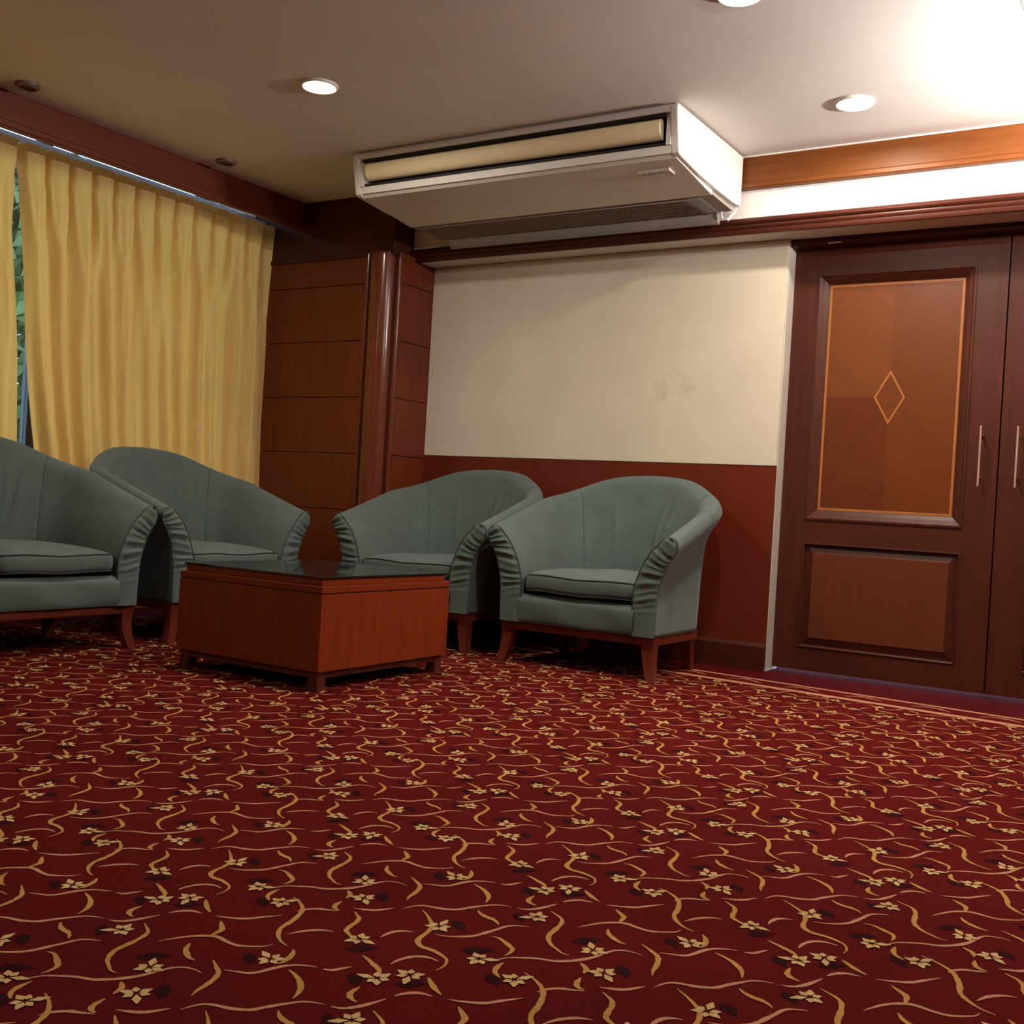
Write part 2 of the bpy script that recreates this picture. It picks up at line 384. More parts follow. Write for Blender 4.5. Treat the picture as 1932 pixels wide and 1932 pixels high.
def make_door(name, x0, x1, flip):
    Wd = x1 - x0
    X = (lambda u: x1 - u) if flip else (lambda u: x0 + u)
    def bx(nm, mt, u0, u1, y0, y1, z0, z1, par, bv=0.0):
        a, b = sorted((X(u0), X(u1))); return box(nm, mt, a, b, y0, y1, z0, z1, par, bv)
    d = struct(box(name, 'mahogany', x0+.003, x1-.003, .134, .156, 0.018, 1.972))
    L_, R_ = .115, .803
    bx('stile', 'mahogany', .003, L_, .111, .134, .018, 1.972, d)
    bx('stile', 'mahogany', R_, Wd-.003, .111, .134, .018, 1.972, d)
    bx('rail', 'mahogany_x', L_, R_, .111, .134, 1.848, 1.972, d)
    bx('rail', 'mahogany_x', L_, R_, .111, .134, .608, .712, d)
    bx('rail', 'mahogany_x', L_, R_, .111, .134, .018, .124, d)
    ou = tuple(sorted((X(L_), X(R_)))) + (.712, 1.848)
    ring(MB(), ou, [(0, .111), (0, .106), (.010, .105), (.016, .110), (.030, .116), (.046, .126), (.052, .128), (.056, .134)]).build('panel_moulding', 'mahogany', d)
    # marquetry panel
    a, b, z0, z1 = .168, .754, .761, 1.797; cu, cz = (a+b)/2, 1.280
    w = .011
    for (p, q, r, s) in ((a, b, z1-w, z1), (a, b, z0, z0+w), (a, a+w, z0+w, z1-w), (b-w, b, z0+w, z1-w)):
        bx('inlay_line', 'inlay', p, q, .1262, .134, r, s, d)
    for k, (p, q, r, s) in {'tl': (a+w, cu, cz, z1-w), 'tr': (cu, b-w, cz, z1-w), 'bl': (a+w, cu, z0+w, cz), 'br': (cu, b-w, z0+w, cz)}.items():
        bx('veneer_quarter', 'v_' + k, p, q, .1265, .134, r, s, d)
    hw, hh = .068, .122
    dia = lambda k: [(X(cu), cz+hh*k), (X(cu+hw*k), cz), (X(cu), cz-hh*k), (X(cu-hw*k), cz)]
    MB().prism([(x, z) for x, z in dia(.88)], 'y', .1258, .1285).build('diamond_inlay', 'diamond', d)
    o1, i1 = dia(1.0), dia(.86); mb = MB()
    for k in range(4):
        j = (k+1) % 4; mb.prism([o1[k], o1[j], i1[j], i1[k]], 'y', .1252, .1285)
    mb.build('diamond_border', 'inlay', d)
    # lower raised panel
    ou = tuple(sorted((X(L_), X(R_)))) + (.124, .608)
    ring(MB(), ou, [(0, .111), (0, .107), (.006, .106), (.010, .110), (.011, .128), (.016, .128), (.046, .119), (.048, .117)]).build('panel_moulding', 'mahogany', d)
    bx('raised_panel', 'lower_panel', L_+.047, R_-.047, .1165, .134, .171, .561, d, .001)
    # pull handle
    hx = X(.862); hd = MB().tube([(hx, .062, .895), (hx, .062, 1.152)], .0044, 12).build('handle', 'chrome', d, smooth=True)
    for z in (.935, 1.112): MB().tube([(hx, .062, z), (hx, .112, z)], .005, 10).build('post', 'chrome', hd, smooth=True)
    d.location.y = -.028
    return d
make_door('door_1', 0.0, .930, False)
make_door('door_2', .930, 1.868, True)
dh = struct(box('trim_5', 'mahogany_x', 0.0, 1.87, .008, .16, 1.968, 2.0))      # door head
box('glint_plate', 'steel', .175, .232, .002, .009, 1.9675, 1.9735, dh)  # bright plate added to stand for the glint of light above the door
box('seam_light_stop', 'mahogany', .905, .955, .146, .160, .012, 1.968, bpy.data.objects['door_1'])  # unseen strip added behind the leaf seam to stop light leaking through
struct(box('trim_6', 'white_gloss', 1.868, 1.90, -.012, .16, 0.0, 2.0))

# ------------------------------------------------------------------ curtains
def curtain(name, eR, eL, label, seed, npl):
    """eR(z), eL(z): the right and left edge (Y) at height z"""
    R = random.Random(seed); ztop, zbot = 2.226, .05
    ph = [R.uniform(-.12, .12) for _ in range(npl+2)]; am = [R.uniform(.6, 1.25) for _ in range(npl+2)]
    q1, q2, q3 = R.uniform(0, 6), R.uniform(0, 6), R.uniform(0, 6)
    def fn(u, w):
        z = ztop + (zbot - ztop) * (w ** 1.25)
        y = eL(z) + (eR(z) - eL(z)) * u
        p = u * npl; i = int(p); f = p - i
        i2 = min(i, npl)
        A = am[i2] + (am[i2+1] - am[i2]) * f
        k = min(1.0, max(0.0, (ztop - z) / .55))            # 0 at the heading, 1 well below it
        g = min(f, 1-f) / npl * abs(eR(z) - eL(z))           # distance along the cloth to the nearest pleat
        t = max(0.0, ztop - .075 - z)
        pinch = 1 - math.exp(-(g / (.0085 + .03*t)) ** 1.6)  # flat bays between tight dark grooves
        soft = .5 - .5 * math.cos(2*PI*(p + .16*math.sin(2.1*z + q1 + i*.9) * k))
        d = (1-k) * .085 * pinch + k * (.056 * A * soft ** 1.9)
        gg = g if f < .5 else g * 1.5
        d += .030 * math.exp(-((gg - .10*t) / (.006 + .03*t)) ** 2) * min(1, t*9) * math.exp(-t*2.6)
        d += k * (.014 * math.sin(2*PI*p*.37 + q2 + .8*z) + .007 * math.sin(2*PI*p*2.3 + q3 - 1.1*z))
        return (-3.035 + d + .045*(1 - z/2.23), y, z)
    o = MB().grid(fn, npl*26, 60).build(name, 'curtain', None, smooth=True, fix=False)
    tag(o, label, 'curtain', 'gold curtains at the window')
    # heading tape and hooks
    mb = MB().grid(lambda u, w: (-3.050 + .03*abs(math.sin(PI*u*npl))**.5, eL(2.23) + (eR(2.23)-eL(2.23))*u, 2.226 - .075*w), npl*8, 2)
    mb.build('heading_tape', 'curtain', o, smooth=True, fix=False)
    for k in range(1, npl):
        y = eL(2.23) + (eR(2.23) - eL(2.23)) * k / npl
        MB().tube([(-3.036, y, 2.19), (-3.036, y, 2.222), (-3.030, y, 2.226)], .0022, 6).build('hook', 'white_plastic', o)
    return o
lerp = lambda a, b, t: a + (b - a) * t
curtain('curtain', lambda z: -.285, lambda z: lerp(-1.665, -1.945, min(1, max(0, z/2.2))) + .012*math.sin(z*4), 'gold pleated curtain hanging beside the corner column, behind the armchair', 3, 13)
curtain('curtain', lambda z: lerp(-1.79, -1.945, min(1, max(0, z/2.2))) + .008*math.sin(z*5+1), lambda z: -4.6, 'gold pleated curtain cut off by the left edge, beyond the narrow gap', 8, 21)
trk = tag(empty('curtain_track', (-3.03, -2.4, 2.25)), 'double white aluminium curtain track running behind the pelmet', 'curtain track')
MB().prism([(-3.046, 2.240), (-3.022, 2.240), (-3.020, 2.243), (-3.020, 2.262), (-3.048, 2.262), (-3.048, 2.243)], 'y', -5.8, -.31).build('front_channel', 'alu', trk)
MB().prism([(-3.146, 2.282), (-3.122, 2.282), (-3.120, 2.285), (-3.120, 2.304), (-3.148, 2.304), (-3.148, 2.285)], 'y', -5.8, -.31).build('rear_channel', 'alu', trk)
for y in (-.6, -1.55, -2.5, -3.5): MB().prism([(-3.048, 2.262), (-3.022, 2.262), (-3.022, 2.27), (-3.12, 2.304), (-3.12, 2.62), (-3.145, 2.62), (-3.148, 2.304)], 'y', y-.012, y+.012).build('bracket', 'alu', trk)
y = -.36
while y > -2.7:
    MB().box(-3.043, -3.020, y-.009, y+.009, 2.230, 2.240).build('runner', 'white_plastic', trk); y -= .1247

# one repeat of the carpet pattern, in metres on the floor
STROKES = [
 ('t', [[0.044,0.058],[0.059,0.065],[0.076,0.072],[0.086,0.084],[0.092,0.104],[0.1,0.124],[0.113,0.139],[0.128,0.147],[0.139,0.151]]),
 ('b', [[0.006,0.071],[0.029,0.057],[0.046,0.045],[0.056,0.027],[0.062,0.006],[0.065,-0.011],[0.072,-0.028]]),
 ('b', [[0.114,0.118],[0.131,0.112],[0.15,0.102],[0.168,0.086],[0.177,0.071],[0.183,0.054]]),
 ('t', [[0.091,-0.063],[0.095,-0.049],[0.102,-0.034],[0.115,-0.026],[0.131,-0.022],[0.145,-0.017],[0.163,-0.005],[0.171,0.01],[0.179,0.025],[0.188,0.04],[0.198,0.055],[0.212,0.064],[0.228,0.069]]),
 ('t', [[0.027,0.364],[0.041,0.37],[0.056,0.378],[0.065,0.387],[0.072,0.399],[0.079,0.411]]),
 ('b', [[0.039,0.353],[0.052,0.344],[0.062,0.337],[0.071,0.32],[0.073,0.307],[0.077,0.292],[0.081,0.283],[0.095,0.274],[0.107,0.27],[0.116,0.269]]),
 ('t', [[0.14,0.298],[0.139,0.314],[0.143,0.332],[0.153,0.343],[0.167,0.349]]),
 ('b', [[0.12,0.435],[0.14,0.421],[0.158,0.406],[0.171,0.393],[0.179,0.38],[0.185,0.361],[0.188,0.34],[0.194,0.324],[0.205,0.314],[0.216,0.31],[0.231,0.311],[0.249,0.307],[0.266,0.3],[0.273,0.294],[0.281,0.276],[0.281,0.256]]),
 ('t', [[0.197,0.364],[0.214,0.369],[0.232,0.381],[0.247,0.396],[0.254,0.411],[0.259,0.43],[0.264,0.449],[0.269,0.47],[0.279,0.482],[0.298,0.492]]),
 ('b', [[0.193,0.016],[0.204,0.007],[0.218,0.001],[0.233,-0.001],[0.245,-0.006],[0.255,-0.015]]),
 ('b', [[0.272,0.417],[0.285,0.419],[0.298,0.414],[0.314,0.405],[0.326,0.397],[0.331,0.384],[0.331,0.367]]),
 ('b', [[0.163,0.226],[0.177,0.221],[0.196,0.212],[0.211,0.205],[0.222,0.195],[0.228,0.184]]),
 ('t', [[0.215,0.229],[0.215,0.245],[0.219,0.263],[0.228,0.277],[0.239,0.284],[0.251,0.286],[0.264,0.284]]),
 ('b', [[0.286,0.229],[0.3,0.217],[0.316,0.205],[0.334,0.195]]),
 ('b', [[0.23,0.141],[0.232,0.119],[0.239,0.109],[0.248,0.104],[0.258,0.102]]),
 ('t', [[0.325,0.341],[0.33,0.349],[0.339,0.366],[0.353,0.377],[0.37,0.389],[0.385,0.396],[0.4,0.401],[0.417,0.416],[0.428,0.43],[0.438,0.448],[0.444,0.467],[0.449,0.487],[0.456,0.502],[0.468,0.51],[0.482,0.513],[0.497,0.511]]),
 ('b', [[0.291,0.097],[0.306,0.089],[0.32,0.081],[0.33,0.068],[0.336,0.046],[0.339,0.026],[0.341,0.009],[0.348,-0.009],[0.364,-0.028],[0.379,-0.037],[0.395,-0.046],[0.407,-0.045]]),
 ('t', [[0.238,0.07],[0.254,0.076],[0.266,0.091],[0.275,0.113],[0.282,0.136]]),
 ('t', [[0.285,0.15],[0.292,0.166],[0.306,0.18],[0.327,0.184]]),
 ('t', [[0.35,0.19],[0.372,0.199],[0.396,0.214],[0.412,0.237],[0.43,0.263]]),
 ('b', [[0.374,0.181],[0.39,0.168],[0.402,0.157],[0.405,0.141],[0.407,0.126]]),
 ('t', [[0.362,0.065],[0.371,0.084],[0.382,0.105],[0.398,0.123],[0.417,0.134],[0.441,0.131],[0.464,0.131],[0.484,0.143],[0.499,0.157],[0.502,0.17]]),
 ('b', [[0.405,0.091],[0.416,0.073],[0.43,0.062],[0.445,0.054],[0.458,0.053]]),
 ('b', [[0.435,0.421],[0.446,0.414],[0.453,0.407],[0.458,0.39]]),
 ('b', [[-0.009,0.375],[-0.006,0.357],[-0.001,0.347],[0.007,0.342],[0.015,0.342]]),
 ('t', [[0.435,0.292],[0.442,0.309],[0.455,0.323],[0.47,0.33],[0.487,0.339]]),
 ('b', [[0.386,0.335],[0.413,0.323],[0.438,0.303],[0.452,0.277],[0.461,0.249],[0.466,0.224],[0.481,0.202],[0.501,0.186],[0.523,0.178]]),
 ('b', [[0.343,0.345],[0.344,0.326],[0.35,0.31],[0.359,0.302],[0.367,0.297]]),
 ('t', [[0.021,0.212],[0.029,0.233],[0.039,0.248],[0.052,0.26],[0.069,0.267]]),
 ('b', [[0.086,0.121],[0.089,0.131],[0.087,0.144],[0.079,0.163],[0.069,0.175]]),
 ('t', [[0.15,0.152],[0.163,0.158],[0.169,0.17],[0.177,0.186]]),
]
FLOWERS = [[0.119, 0.27], [0.184, 0.394], [0.231, 0.178], [0.261, 0.217], [0.307, 0.331], [0.428, 0.476], [0.287, 0.057], [0.01, 0.411], [0.388, 0.304], [0.068, 0.127]]
LEAVES = [[[0.129, 0.229], [0.163, 0.263]], [[0.189, 0.433], [0.223, 0.406]], [[0.192, 0.167], [0.223, 0.142]], [[0.264, 0.18], [0.298, 0.212]], [[0.268, 0.341], [0.307, 0.372]], [[0.385, 0.006], [0.419, 0.043]], [[0.249, 0.05], [0.277, 0.022]], [[0.015, 0.452], [0.045, 0.421]], [[0.346, 0.297], [0.379, 0.271]], [[0.027, 0.122], [0.058, 0.096]]]
# ------------------------------------------------------------------ carpet pattern
def line_y(x): return -.258 - .078 * (x + .0)          # outer border line, slightly askew to the wall
PXc, PYc = .4705, .4805
def ribbon(P, wmax, n, V, F, z=.0010, sharp=.85):
    S = spline(P, n); T = np.gradient(S, axis=0); T /= np.linalg.norm(T, axis=1)[:, None] + 1e-9
    Nn = np.stack([-T[:, 1], T[:, 0]], 1); t = np.linspace(0, 1, n)
    w = wmax * .5 * (.20 + .80 * np.sin(PI * t) ** sharp)
    w = w * (1 + rng.uniform(-.16, .16, n)); o = len(V)
    for a, b in zip(S + Nn*w[:, None], S - Nn*w[:, None]): V.append((a[0], a[1], z)); V.append((b[0], b[1], z))
    for i in range(n-1): F.append((o+2*i, o+2*i+1, o+2*i+3, o+2*i+2))
def flower(cx, cy, rot, V, F, z=.0016):
    lens = [.032, .019, .023, .019, .025, .020]
    for k in range(6):
        a = rot + k * PI/3 + .12*math.sin(k*2.3); ln = lens[k]; c, s = math.cos(a), math.sin(a); o = len(V)
        for (r, w) in ((.0035, 0.0), (.55*ln, .0066), (ln, .0012), (ln, -.0012), (.55*ln, -.0066)):
            V.append((cx + c*r - s*w, cy + s*r + c*w, z + k*.00002))
        F.append(tuple(range(o, o+5)))
def leafp(p, q, V, F, z=.0006):
    p, q = np.array(p), np.array(q); d = q - p; nn = np.array([-d[1], d[0]]); o = len(V)
    up_, dn = [], []
    for t in (.1, .25, .42, .6, .78, .92):
        up_.append((t, .30*math.sin(PI*t**.8)**.8)); dn.append((t, -.24*math.sin(PI*t**.7)**1.3))
    loop = [(-.06, .02)] + up_ + [(1.08, -.03)] + dn[::-1]
    for (t, w) in loop:
        s = p + d*t + nn*w; V.append((s[0], s[1], z))
    F.append(tuple(range(o, o+len(loop))))
# one repeat of the pattern, then laid out over the floor
tile = {k: ([], []) for k in 'btfld'}
for kind, P in STROKES:
    ribbon(P, .0092 if kind == 'b' else .0082, 18 if len(P) < 8 else 30, *tile[kind], z=.0012 if kind == 'b' else .0009)
for k, (x, y) in enumerate(FLOWERS): flower(x, y, k*1.7, *tile['f'])
for p, q in LEAVES: leafp(p, q, *tile['l'])
ctr = {}
def lay(key, nm, mt):
    V, F = tile[key]; V = np.array(V); vs = []; fs = []; o = 0
    fc = np.array([V[list(f)].mean(0) for f in F])
    for i in range(-7, 8):
        for j in range(-13, 0):
            sh = np.array([i*PXc, j*PYc, 0.0]); c = fc + sh
            ok = (c[:, 1] < (line_y(c[:, 0]) - .20)) & (c[:, 0] > -3.0) & (c[:, 0] < 3.3) & (c[:, 1] > -5.9)
            if not ok.any(): continue
            vs.append(V + sh); fs += [tuple(a + o for a in f) for f, g in zip(F, ok) if g]; o += len(V)
    me = bpy.data.meshes.new(nm); me.from_pydata(np.concatenate(vs).tolist(), [], fs); me.materials.append(M[mt])
    bm = bmesh.new(); bm.from_mesh(me)
    bmesh.ops.delete(bm, geom=[v for v in bm.verts if not v.link_faces], context='VERTS')
    for f in bm.faces:
        if f.normal.z < 0: f.normal_flip()
    bm.to_mesh(me); bm.free()
    ob = bpy.data.objects.new(nm, me); COL.objects.link(ob); ob.parent = floor; return stuff(ob)
lay('l', 'carpet_dark_leaves', 'c_dark'); lay('t', 'carpet_thin_scrolls', 'c_pink')
lay('b', 'carpet_bold_scrolls', 'c_gold'); lay('f', 'carpet_flowers', 'c_flower')
# plain margin and the two border lines
def strip(nm, mt, o0, o1, z, x0=-3.0, x1=3.4):
    V = [(x0, line_y(x0)+o0, z), (x1, line_y(x1)+o0, z), (x1, line_y(x1)+o1, z), (x0, line_y(x0)+o1, z)]
    me = bpy.data.meshes.new(nm); me.from_pydata(V, [], [(3, 2, 1, 0) if o0 > o1 else (0, 1, 2, 3)]); me.materials.append(M[mt])
    ob = bpy.data.objects.new(nm, me); COL.objects.link(ob); ob.parent = floor; return ob
strip('carpet_margin', 'carpet_plain', .62, 0.0, .0004)
strip('carpet_border_line', 'c_pink', 0.0, -.030, .0008)
strip('carpet_border_line', 'c_pink', -.150, -.195, .0008)
V, F = [], []
x = -2.9; k = 0
while x < 3.3:
    yb = line_y(x) - .09
    ribbon([(x, yb-.02), (x+.04, yb+.022), (x+.10, yb+.012), (x+.15, yb-.022)], .016, 8, V, F); x += .26; k += 1
me = bpy.data.meshes.new('carpet_border_scrolls'); me.from_pydata(V, [], F); me.materials.append(M['c_pink'])
ob = bpy.data.objects.new('carpet_border_scrolls', me); COL.objects.link(ob); ob.parent = floor; stuff(ob)

# ------------------------------------------------------------------ armchairs
def section(h):
    A = h - .36
    inner = [(0, .185), (0, .30), (0, .37), (.010, .36+.22*A), (.032, .36+.46*A), (.066, .36+.70*A), (.098, h-.040), (.122, h-.015), (.145, h-.002), (.160, h-.001)]
    outer = [(.160, h-.001), (.175, h-.008), (.186, h-.026), (.188, h-.048), (.179, h-.074), (.160, h-.102), (.140, h-.136), (.124, h-.19), (.112, min(h-.25, .36+.20*A)), (.107, .27), (.105, .185)]
    return inner, outer
HA, HB = .607, .884
RIM = spline([(0, 0), (.25, .22), (.5, .455), (.60, .575), (.67, .705), (.73, .83), (.79, .92), (.87, .975), (1.0, 1.0), (1.08, .99)], 200)
def rise(u): return float(np.interp(u, RIM[:, 0], RIM[:, 1]))      # rim height from arm front (0) to middle of the back (1)
def make_chair():
    t = empty('armchair', (0, 0, 0))
    a_, y1, b_ = .275, .390, .180
    path = [(-a_, 0.0), (-a_, y1*.5), (-a_, y1)]
    nq = 40
    for k in range(1, nq+1):
        th = PI/2 * k/nq; e = 2/2.3
        path.append((-a_ * abs(math.cos(th))**e if k < nq else 0.0, y1 + b_ * math.sin(th)**e))
    half = np.array(path); half = np.array([(x, y) for x, y in half])
    full = np.concatenate([half, (half * np.array([-1, 1]))[::-1][1:]])
    L = np.concatenate([[0], np.cumsum(np.linalg.norm(np.diff(full, axis=0), axis=1))]); tot = L[-1]
    NS = 210; s = np.linspace(0, tot, NS)
    P = np.stack([np.interp(s, L, full[:, 0]), np.interp(s, L, full[:, 1])], 1)
    for _ in range(3): P[1:-1] = .25*P[:-2] + .5*P[1:-1] + .25*P[2:]
    T = np.gradient(P, axis=0); T /= np.linalg.norm(T, axis=1)[:, None]; Nn = np.stack([-T[:, 1], T[:, 0]], 1)
    for i in (0, 1, 2, 3, NS-4, NS-3, NS-2, NS-1):
        Nn[i] = (-1, 0) if i < 10 else (1, 0)
    rings = []
    for i in range(NS):
        u = min(s[i], tot - s[i]) / (tot/2); f = rise(u)
        h = HA + (HB-HA) * f
        inn, out = section(h); ii = spline(inn, 32); oo = spline(out, 30)
        ring_ = []
        for j, (sx, z) in enumerate(np.concatenate([ii, oo[1:]])):
            if j < 30 and i > 6:
                g = 0.0
                for (c0, am, wd, tl) in ((.560, .016, .011, .05), (.585, .013, .010, .10), (.615, .018, .012, .16), (.42, .007, .012, -.06)):
                    cc = (c0 + tl*(z-.62)) * tot; g += am * math.exp(-((s[i]-cc)/wd)**2)
                g *= math.exp(-((z-.62)/.11)**2)
                sx = sx - g
                for c0 in (.335, .665): sx += .004 * math.exp(-((s[i]/tot-c0)/.005)**2)      # seam pulled in
            p = P[i] + Nn[i]*sx; ring_.append((p[0], p[1], z))
        rings.append(ring_)
    shell = MB().loft(rings).build('shell', 'chair', t, smooth=True, sharp=False)
    for c0 in (.335, .665):
        k = int(round(c0*(NS-1))); MB().tube([Vector(p) - Vector((Nn[k][0], Nn[k][1], 0))*.0002 for p in rings[k][8:32]], .0014, 6).build('seam', 'piping', shell)
    # ruched arm fronts with piping
    inn, out = section(HA)
    I = spline(inn, 120); O = spline(out[::-1], 120)
    for sd in (-1, 1):
        ph = .6 if sd < 0 else 2.1
        def fn(u, w):
            k = int(round(u*119)); a, b = I[k], O[k]; p = a*(1-w) + b*w; z = p[1]
            q = (1-(2*w-1)**2)
            up_ = min(1, max(0, (z-.27)/.10))
            v_ = .52*u + .05*(w-.5)*math.sin(7*u+ph); pl = (.5+.5*math.sin(172*v_ + ph + 1.8*math.sin(29*v_ + ph)))**2 + .45*math.sin(91*v_ + 2*ph + w)
            y = -.004 - .011*q**.6 - .0072*pl*up_*q**.4
            return (sd*(.275 + p[0]), y, z)
        af = MB().grid(fn, 119, 8).build('arm_front', 'chair', t, smooth=True, fix=False)
        if sd > 0:
            af.data.flip_normals()
        edge = [(sd*(.275+p[0]), -.006, p[1]) for p in I[22::3]] + [(sd*(.275+p[0]), -.006, p[1]) for p in O[::-1][3:60:3]]
        MB().tube(edge, .0024, 6).build('piping', 'piping', af, smooth=True)
    # apron, deck
    MB().grid(lambda u, w: (-.285+.57*u, -.004 - .010*math.sin(PI*min(1, w*1.0))**.5 + (.018*(w-.82)/.18 if w > .82 else 0) + .003*math.sin(9*u+4*w), .185 + .125*w), 24, 14).build('apron', 'chair', t, smooth=True)
    MB().box(-.28, .28, .004, .58, .187, .305).build('seat_deck', 'chair', t)
    # cushion: rounded, crowned
    cx, cy, cz, ax, ay, az = 0, .272, .364, .277, .288, .050
    def sq(c, e): return math.copysign(abs(c)**e, c)
    def cush(u, w):
        th = -PI + 2*PI*u; ph_ = -PI/2 + PI*w
        ex, ez = .22, .42
        x = sq(math.cos(ph_), ez)*sq(math.cos(th), ex); y = sq(math.cos(ph_), ez)*sq(math.sin(th), ex); z = sq(math.sin(ph_), ez)
        crown = .022*(1-x*x)*(1-y*y) if z > 0 else 0
        return (cx+ax*x, cy+ay*y, cz+az*z+crown+.004*math.sin(5*x+2*y))
    cu = MB().grid(cush, 72, 28).build('seat_cushion', 'chair', t, smooth=True)
    for zz, k in ((.034, .985), (-.036, .985)):
        lp = []
        for q in range(96):
            th = 2*PI*q/96; x, y = sq(math.cos(th), .22)*k, sq(math.sin(th), .22)*k
            lp.append((cx+ax*x, cy+ay*y, cz+zz+.004*math.sin(5*x+2*y)))
        MB().tube(lp, .0025, 6, closed=True).build('piping', 'piping', cu, smooth=True)
    # wooden base
    for (y0, y1_) in ((.012, .036), (.495, .519)):
        MB().box(-.335, .335, y0, y1_, .148, .186).build('seat_rail', 'leg', t, bevel=.003)
    for sx in (-1, 1):
        a, b = sorted((sx*.352, sx*.376)); MB().box(a, b, .04, .47, .148, .186).build('seat_rail', 'leg', t, bevel=.003)
    for sx in (-1, 1):
        for front in (True, False):
            rg = []
            for k in range(9):
                q = k/8; z = .187*(1-q)
                hw = lerp(.030, .0185, q**.8)
                cxl = sx*(.350 + .022*q*q - .006*math.sin(PI*q)) if front else sx*(.318 + .006*q)
                cyl = (.032 - .016*q*q + .006*math.sin(PI*q)) if front else (.485 + .03*q*q)
                rg.append([(cxl-hw, cyl-hw, z), (cxl+hw, cyl-hw, z), (cxl+hw, cyl+hw, z), (cxl-hw, cyl+hw, z)])
            MB().loft(rg).build('leg', 'leg', t, smooth=True)
    return t
ch = make_chair()
spots = [((-.592, -.780, 0), 0.0, 'grey-green tub armchair nearest the wooden doors, whole front in view'),
         ((-1.552, -.752, 0), 0.0, 'grey-green tub armchair behind the coffee table, beside the corner column'),
         ((-2.130, -1.270, 0), PI/2, 'grey-green tub armchair before the gold curtain, its front partly hidden by the coffee table'),
         ((-2.130, -2.222, 0), PI/2, 'grey-green tub armchair cut off by the left edge of the picture')]
for k, (loc, rz, lab) in enumerate(spots):
    o = ch if k == 0 else copy_tree(ch)
    o.location = loc; o.rotation_euler = (0, 0, rz)
    tag(o, lab, 'armchair', 'tub armchairs around the coffee table')

# ------------------------------------------------------------------ coffee table
tx1, ty0, tw, td = -.919, -2.027, .733, .7685
tx0, ty1 = tx1-tw, ty0+td
tb = tag(empty('coffee_table', ((tx0+tx1)/2, (ty0+ty1)/2, 0)), 'square reddish-brown box coffee table with smoked glass top', 'coffee table')
for nm, a in (('side_panel', (tx0, tx1, ty0, ty0+.02)), ('side_panel', (tx0, tx1, ty1-.02, ty1)), ('side_panel', (tx0, tx0+.02, ty0+.02, ty1-.02)), ('side_panel', (tx1-.02, tx1, ty0+.02, ty1-.02))):
    MB().box(*a, .0715, .345).build(nm, 'table', tb, bevel=.0015)
MB().box(tx0+.004, tx1-.004, ty0+.004, ty1-.004, .345, .350).build('shadow_groove', 'table_dark', tb)
MB().box(tx0, tx1, ty0, ty1, .350, .374).build('lip', 'table_top', tb, bevel=.002)
MB().box(tx0+.016, tx1-.016, ty0+.016, ty1-.016, .374, .400).build('top_frame', 'table_top', tb, bevel=.002)
MB().box(tx0+.010, tx1-.010, ty0+.010, ty1-.010, .400, .408).build('glass_top', 'smoked_glass', tb, bevel=.0015)
for x in (tx0+.012, tx1-.057):
    for y in (ty0+.012, ty1-.057): MB().box(x, x+.045, y, y+.045, 0, .0715).build('leg', 'table_dark', tb, bevel=.001)
for y in (ty0+.016, ty1-.036): MB().box(tx0+.057, tx1-.057, y, y+.02, .046, .0715).build('base_rail', 'table_dark', tb)
for x in (tx0+.016, tx1-.036): MB().box(x, x+.02, ty0+.057, ty1-.057, .046, .0715).build('base_rail', 'table_dark', tb)

# ------------------------------------------------------------------ ceiling air conditioner
ax0, ax1 = -1.852, -.166
ac = tag(empty('air_conditioner', ((ax0+ax1)/2, -.58, 2.09)), 'white ceiling-mounted air conditioner with a yellowed outlet flap', 'air conditioner')
prof = [(-.222, 2.334), (-.222, 2.108), (-.32, 2.104), (-.50, 2.108), (-.70, 2.118), (-.895, 2.138), (-.915, 2.146), (-.953, 2.318), (-.945, 2.334)]
def lerp_prof(z):     # front face Y at height z
    return -.915 + (-.953+.915) * (z-2.146)/(2.318-2.146)
for a, b in ((ax0, ax0+.035), (ax1-.035, ax1)):
    MB().prism(prof, 'x', a, b).build('end_panel', 'ac', ac, bevel=.006)
mb = MB(); a, b = ax0+.035, ax1-.035
f = lerp_prof
mb.prism([(f(2.303)+.002, 2.303), (f(2.318)+.002, 2.318), (-.943, 2.332), (-.222, 2.332), (-.222, 2.303)], 'x', a, b)            # top
mb.prism([(f(2.148)+.002, 2.148), (f(2.178)+.002, 2.178), (-.60, 2.178), (-.60, 2.148)], 'x', a, b)            # sill under the outlet
mb.box(a, a+.02, -.93, -.60, 2.178, 2.303); mb.box(b-.02, b, -.93, -.60, 2.178, 2.303)
mb.build('front_frame', 'ac', ac)
mb = MB(); mb.box(a+.02, b-.02, -.86, -.60, 2.179, 2.302); mb.build('outlet_recess', 'ac_dark', ac)
for z, yy in ((2.1785, -.917), (2.2885, -.940)):
    MB().box(a+.0205, b-.0205, yy, -.86, z, z+.014).build('outlet_lip', 'ac_dark', ac)
fl_ = [(-.900, 2.206), (-.914, 2.207), (-.930, 2.218), (-.941, 2.236), (-.946, 2.258), (-.943, 2.276), (-.932, 2.285), (-.915, 2.286), (-.900, 2.27)]
MB().prism(fl_, 'x', a+.040, b-.045).build('outlet_flap', 'ac_flap', ac, smooth=True)
